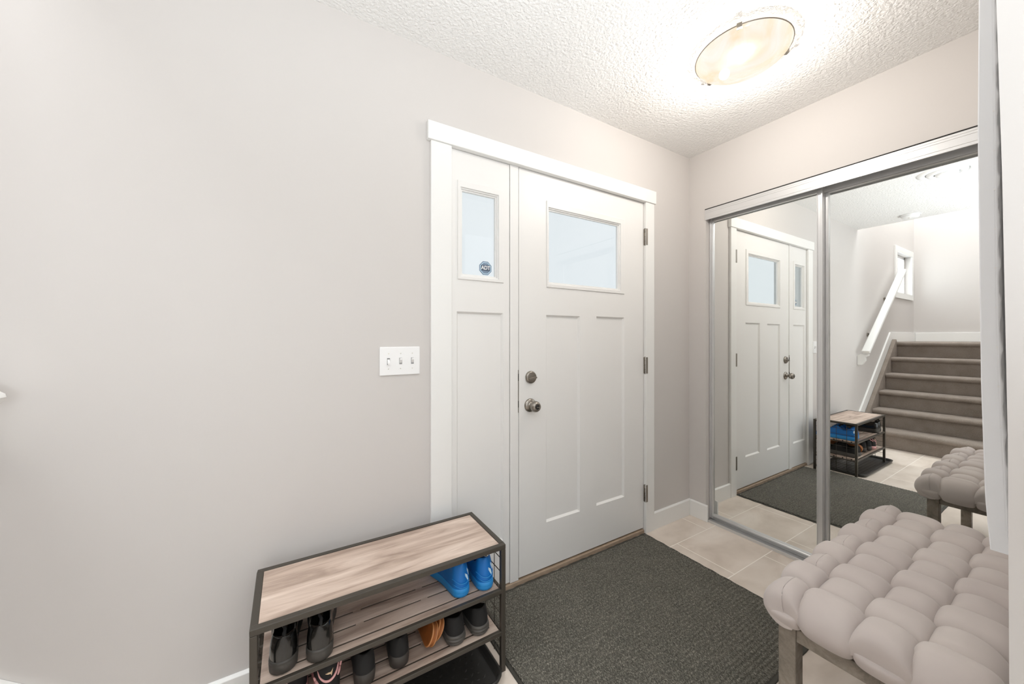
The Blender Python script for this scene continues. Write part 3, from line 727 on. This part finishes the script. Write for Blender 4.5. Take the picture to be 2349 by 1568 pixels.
mk = poly_mark(sh, [(-.010, .645), (-.002, .665), (.004, .655), (.0105, .72), (.0085, .65), (.006, .56), (.0035, .615), (-.004, .625)], 'gold', pk, 'emblem'); mk['label'] = 'small pale gold leaping animal emblem'
place_copy(pk, 'black and pink sneaker left of the one showing its gold emblem, lower shelf', (.012, 1.235, zt), (0, 0, math.radians(-3)))

# tan sandals standing on edge
def sandal(label, mat_sole, mat_edge, mat_strap, loc, rot, group, two_straps=False):
    r = thing('sandal', label, 'sandal', loc, group); r.rotation_euler = rot
    sh = Shoe(L=.250, W=.088, s0=.02)
    m = MB(); rows = [[(x, y, z) for x, y in sh.outline(k)] for z, k in ((0, .97), (.003, 1.0), (.0095, 1.0), (.011, .97), (.0125, 1.0), (.021, 1.0), (.023, .96))]
    m.grid(rows, True, True); n = len(rows[0]); m.f += [tuple(range(n))[::-1], tuple(range(6*n, 7*n))]; m.sm += [False, False]
    s1 = m.build('sole', mat_sole, r)
    m = MB(); m.tube([(x, y, .0205) for x, y in sh.outline(.985)], .0026, 6, True); m.build('welt', mat_edge, r)
    m = MB(); m.tube([(x, y, .0045) for x, y in sh.outline(1.0)], .0022, 6, True); m.build('outsole_edge', mat_edge, r)
    for yc in ((.13, .18) if two_straps else (.165,)):
        m = MB(); rows = []
        for dy in (-.018, 0, .018):
            w_ = plan((yc+dy)/.25)*.044+.003
            rows.append([(w_*math.cos(a)*1.0, yc+dy, .008+.048*max(0, math.sin(a))**.8) for a in [PI*k/14 for k in range(15)]])
        m.grid(rows, True); o_ = m.build('strap', mat_strap, r); md = o_.modifiers.new('s', 'SOLIDIFY'); md.thickness = .003
    return r
sandal('tan leather sandal standing on edge beside the charcoal slip-on, lower shelf', 'tan', 'tan_edge', 'tan', (.424, 1.182, zt+.044), (0, math.radians(-68), 0), 'tan sandals on edge')
sandal('tan leather sandal standing on edge leaning on the black sneaker, lower shelf', 'tan', 'tan_edge', 'tan', (.447, 1.196, zt+.043), (0, math.radians(-58), math.radians(3)), 'tan sandals on edge')
# ------------------------------------------------------------------ upholstered bench
BX0, BX1, BY0, BY1 = 1.162, 2.145, .118, .520
bn = thing('bench', 'grey wooden bench with a woven puffy taupe cushion beside the closet', 'bench', ((BX0+BX1)/2, (BY0+BY1)/2, 0))
bo = ((BX0+BX1)/2, (BY0+BY1)/2, 0)
lw = .042
legs = [(1.196, .498-lw), (1.196, BY0+.03), (BX1-.095-lw, .498-lw), (BX1-.095-lw, BY0+.03)]
for (x, y) in legs:
    m = MB(bo); m.box(x, x+lw+.006, y, y+lw, 0, .405); m.build('leg', 'leg_wood', bn, .003)
def apron(x0, x1, y0, y1):
    m = MB(bo); m.box(x0, x1, y0, y1, .366, .404); m.build('apron', 'leg_wood', bn, .002)
(xa, yf), (_, yb), (xb, _), _ = legs
apron(xa+lw+.006, xb, yf+.010, yf+lw-.004); apron(xa+lw+.006, xb, yb+.004, yb+lw-.010)
apron(xa+.004, xa+lw-.008, yb+lw, yf); apron(xb+.014, xb+lw, yb+lw, yf)
m = MB(bo); m.box(xa+.01, xb+lw-.004, yb+.01, yf+lw-.01, .404, .425); m.build('seat_board', 'leg_wood', bn)
NXc, NYc = 9, 4; ZB = .458
XS = [BX0+(BX1-BX0)*k/9 for k in range(10)]; YSg = [BY1, .440, .332, .230, BY0]
cu = MB(bo)
cu.box(BX0+.04, BX1-.04, BY0+.04, BY1-.04, .424, ZB+.008)
def pillow(path, nrm, wdir, hw, hts, nu=17):
    """puffy strap piece: path points, outward normals, width direction, half widths and heights per station"""
    rows = []
    for p, n_, w2, h in zip(path, nrm, hw, hts):
        row = []
        for k in range(nu):
            a = PI*k/(nu-1); ca, sa = math.cos(a), math.sin(a)
            x = math.copysign(abs(ca)**.62, ca)*w2; z = abs(sa)**.56*h
            row.append(p+wdir*x+n_*z)
        row[0] = row[0]-wdir*(w2*.16)-n_*.014; row[-1] = row[-1]+wdir*(w2*.16)-n_*.014
        rows.append(row)
    cu.grid(rows, True)
UP = Vector((0, 0, 1))
HP = .064
def rnd(s): return random.uniform(-s, s)
def cell(i, j): return (XS[i]+XS[i+1])/2, (YSg[j]+YSg[j+1])/2, XS[i+1]-XS[i], YSg[j]-YSg[j+1]
VS = [-1, -.94, -.86, -.76, -.62, -.45, -.22, 0, .22, .45, .62, .76, .86, .94, 1]
def hprof(v, ax='x'): return (HP*(1-.10*abs(v)**2-.56*abs(v)**6) if ax == 'x' else HP*(.97-.24*abs(v)**2-.56*abs(v)**5))+.002
def inner(i, j, ax):
    x, y, px_, py_ = cell(i, j); c = Vector((x, y, ZB)); L_, W_ = (py_, px_) if ax == 'y' else (px_, py_)
    dirv = Vector((0, 1, 0)) if ax == 'y' else Vector((1, 0, 0)); wd = Vector((1, 0, 0)) if ax == 'y' else Vector((0, 1, 0))
    jit = rnd(.003); sk = rnd(.04)
    path = [c+dirv*(v*L_*.61)+UP*(-.022*abs(v)**5) for v in VS]
    hts = [hprof(v, ax)*(1+sk*v)+jit for v in VS]; hw = [W_*((.60 if ax == 'x' else .55)-.05*abs(v)**3) for v in VS]
    pillow(path, [UP]*len(VS), wd, hw, hts)
def edge(i, j, ax, sign, start):
    """strap piece that runs from inside the seat over the edge and down the side"""
    x, y, px_, py_ = cell(i, j); L_, W_ = (py_, px_) if ax == 'y' else (px_, py_)
    dirv = (Vector((0, 1, 0)) if ax == 'y' else Vector((1, 0, 0)))*sign; wd = Vector((1, 0, 0)) if ax == 'y' else Vector((0, 1, 0))
    c = Vector((x, y, 0)); ed = {('y', 1): BY1, ('y', -1): BY0, ('x', -1): BX0, ('x', 1): BX1}[(ax, sign)]
    ec = (ed*sign)-(c.y*sign if ax == 'y' else c.x*sign)
    rr = .030; zc = ZB-.008
    path, nr, hts, hw = [], [], [], []
    def put(d_, z, n_, h, w_): path.append(c+dirv*d_+UP*z); nr.append(n_.normalized()); hts.append(h); hw.append(w_)
    if start == 'over':
        for v in VS[:8]: put(v*L_*.61, ZB-.022*abs(v)**5, UP, hprof(v, ax), W_*((.60 if ax == 'x' else .55)-.05*abs(v)**3))
    cx_ = ec-.050
    a0 = 0 if start == 'over' else 68
    for k in range(9):
        q = k/8; a = math.radians(a0+(98-a0)*q); n_ = dirv*math.sin(a)+UP*math.cos(a)
        w_ = W_*(.57 if start == 'over' else .52)
        h = HP+(.050-HP)*q if start == 'over' else (.010+.036*math.sin(PI/2*min(1, q*1.25)))
        put(cx_+rr*math.sin(a)*.35, zc+rr*math.cos(a)*.35-.004, n_, h, w_)
    put(cx_+.008, .432, dirv+UP*-.3, .042, W_*.52); put(cx_+.004, .420, dirv+UP*-.55, .031, W_*.50); put(cx_-.004, .412, dirv+UP*-1.0, .016, W_*.46); put(cx_-.014, .410, dirv*.4-UP, .004, W_*.40)
    pillow(path, nr, wd, hw, hts)
for i in range(NXc):
    for j in range(NYc):
        yo = (i+j) % 2 == 0                     # the strap running across the seat lies on top here
        if yo:
            if j == 0: edge(i, j, 'y', 1, 'over')
            elif j == NYc-1: edge(i, j, 'y', -1, 'over')
            else: inner(i, j, 'y')
            if i == 0: edge(i, j, 'x', -1, 'under')
            if i == NXc-1: edge(i, j, 'x', 1, 'under')
        else:
            if i == 0: edge(i, j, 'x', -1, 'over')
            elif i == NXc-1: edge(i, j, 'x', 1, 'over')
            else: inner(i, j, 'x')
            if j == 0: edge(i, j, 'y', 1, 'under')
            if j == NYc-1: edge(i, j, 'y', -1, 'under')
cs = cu.build('cushion', 'fabric', bn, fix=False, sub=1); cs['label'] = 'thick woven taupe fabric cushion'

# ------------------------------------------------------------------ stretched canvas hung on the bench wall, seen from its side
cx0, cx1 = 1.300, 1.760
cv = thing('stretched_canvas', 'large white-sided canvas picture hung above the bench, seen edge-on', 'picture', (1.5, .13, .748))
co = (1.5, .13, .748)
def interp(tab, z):
    if z <= tab[0][0]: return tab[0][1]
    for (z0, v0), (z1, v1) in zip(tab, tab[1:]):
        if z <= z1: return v0+(v1-v0)*(z-z0)/(z1-z0)
    return tab[-1][1]
front = lambda z: interp([(.748, .138), (.861, .145), (1.108, .1505), (1.667, .155), (2.15, .1525)], z)
back = lambda z: interp([(.748, .113), (.90, .1175), (.99, .1205), (1.108, .1245), (1.279, .1275), (1.95, .1325), (2.15, .134)], z)
zsl = [.748+.002]+[.76+.03*k for k in range(46)]
m = MB(co); rows = []
for z in zsl:
    f_, b2 = front(z), back(z); e = .0018
    rows.append([(cx0+.012, b2, z), (cx0, b2+.0005, z), (cx0, f_-e, z), (cx0+e, f_, z), (cx1-e, f_, z), (cx1, f_-e, z), (cx1, b2, z), (cx1-.012, b2, z)])
m.grid(rows, False, True); n = 8; m.f += [tuple(range(n))[::-1], tuple(range((len(rows)-1)*n, len(rows)*n))]; m.sm += [False, False]
m.build('canvas_wrap', 'canvas', cv)
m = MB(co); rows = []
for k, z in enumerate([.80+.012*q for q in range(105)]):
    b2 = back(z); wv = .0016*math.sin(z*70)+.001*math.sin(z*171)
    rows.append([(cx0-.0004, b2+.004, z), (cx0+.0005, b2-.0006-abs(wv)*.5, z), (cx0+.004, b2-.0022-wv, z), (cx0+.035, b2-.0022+wv*.4, z)])
m.grid(rows, True); fl = m.build('folded_flap', 'canvas', cv); fl['label'] = 'wavy folded canvas edge'
for z in (.95, 1.8):
    m = MB(co); m.tube([(1.34, .098, z), (1.34, back(z)+.001, z)], .006, 10); m.build('wall_bumper', 'black_plastic', cv); m = MB(co); m.tube([(1.72, .098, z), (1.72, back(z)+.001, z)], .006, 10); m.build('wall_bumper', 'black_plastic', cv)
for k in range(9):
    z = 1.02+k*.085; m = MB(co); y = back(z); m.box(cx0-.0008, cx0+.001, y+.0015, y+.0042, z-.0018, z+.0018); m.build('staple', 'plastic', cv)

# ------------------------------------------------------------------ lights: lamp bulb, landing window daylight and added fills
def area(name, loc, rot, sx, sy, power, col=(1, 1, 1)):
    l = bpy.data.lights.new(name, 'AREA'); l.shape = 'RECTANGLE'; l.size = sx; l.size_y = sy; l.energy = power; l.color = col
    o_ = bpy.data.objects.new(name, l); COL.objects.link(o_); o_.location = loc; o_.rotation_euler = rot; return o_
def point(name, loc, power, col, rad=.04):
    l = bpy.data.lights.new(name, 'POINT'); l.energy = power; l.color = col; l.shadow_soft_size = rad
    o_ = bpy.data.objects.new(name, l); COL.objects.link(o_); o_.location = loc; return o_
point('lamp_bulb_light', (lx, ly, ZC-.042), 10, (1, .93, .85), .05)
point('added_lamp_fill', (lx, ly, ZC-.155), 11.5, (1, .945, .885), .012)  # extra point light added below the bowl to strengthen the lamp
def uplight_fill(name, loc, power, deg):      # added fill spot, unseen in the hall, aimed up at the ceiling
    l = bpy.data.lights.new(name, 'SPOT'); l.energy = power; l.spot_size = math.radians(deg); l.spot_blend = 1; l.shadow_soft_size = .12; l.color = (.90, .96, 1)
    o_ = bpy.data.objects.new(name, l); COL.objects.link(o_); o_.location = loc; o_.rotation_euler = (PI, 0, 0)
uplight_fill('added_ceiling_fill', (-.30, -.70, 1.10), 115, 150)
uplight_fill('second_added_ceiling_fill', (.60, -.80, .60), 215, 135)
sl_ = bpy.data.lights.new('added_wall_fill', 'SPOT'); sl_.energy = 45; sl_.spot_size = math.radians(100); sl_.spot_blend = 1; sl_.shadow_soft_size = .25; sl_.color = (.90, .96, 1)  # added spot in the hall, brightens the upper left of the door wall
so_ = bpy.data.objects.new('added_wall_fill', sl_); COL.objects.link(so_); so_.location = (-.6, -1.0, 1.2)
so_.rotation_euler = (Vector((-.5, 1.5, 2.6))-Vector((-.6, -1.0, 1.2))).to_track_quat('-Z', 'Y').to_euler()
area('added_stairwell_fill', (-1.9, .95, 4.9), (0, 0, 0), 1.6, .9, 90, (.93, .97, 1))  # added area light under the closed stairwell ceiling, brightens the landing wall
area('landing_window_daylight', (-2.45, 1.70, 2.1), (-PI/2, 0, 0), .7, .55, 7, (.95, .98, 1))

wd = bpy.data.worlds.new('world'); scene.world = wd; wd.use_nodes = True
bg = wd.node_tree.nodes['Background']; bg.inputs['Color'].default_value = (.955, .982, 1, 1); bg.inputs['Strength'].default_value = 1.43

# ------------------------------------------------------------------ camera
cam = bpy.data.cameras.new('camera'); cam.sensor_width = 36; cam.lens = 838/2349*36; cam.shift_y = -10/2349; cam.clip_start = .02
co_ = bpy.data.objects.new('camera', cam); COL.objects.link(co_); co_.location = (0, 0, 1.21)
co_.rotation_euler = (PI/2, 0, -math.atan2(.5197, .854)); scene.camera = co_

scene.view_settings.view_transform = 'Standard'; scene.view_settings.look = 'None'
scene.view_settings.exposure = 0.22; scene.view_settings.gamma = 1; scene.view_settings.use_curve_mapping = False
scene.cycles.use_denoising = True
scene.cycles.max_bounces = 10; scene.cycles.diffuse_bounces = 6; scene.cycles.glossy_bounces = 6; scene.cycles.transparent_max_bounces = 16
scene.cycles.sample_clamp_indirect = 6
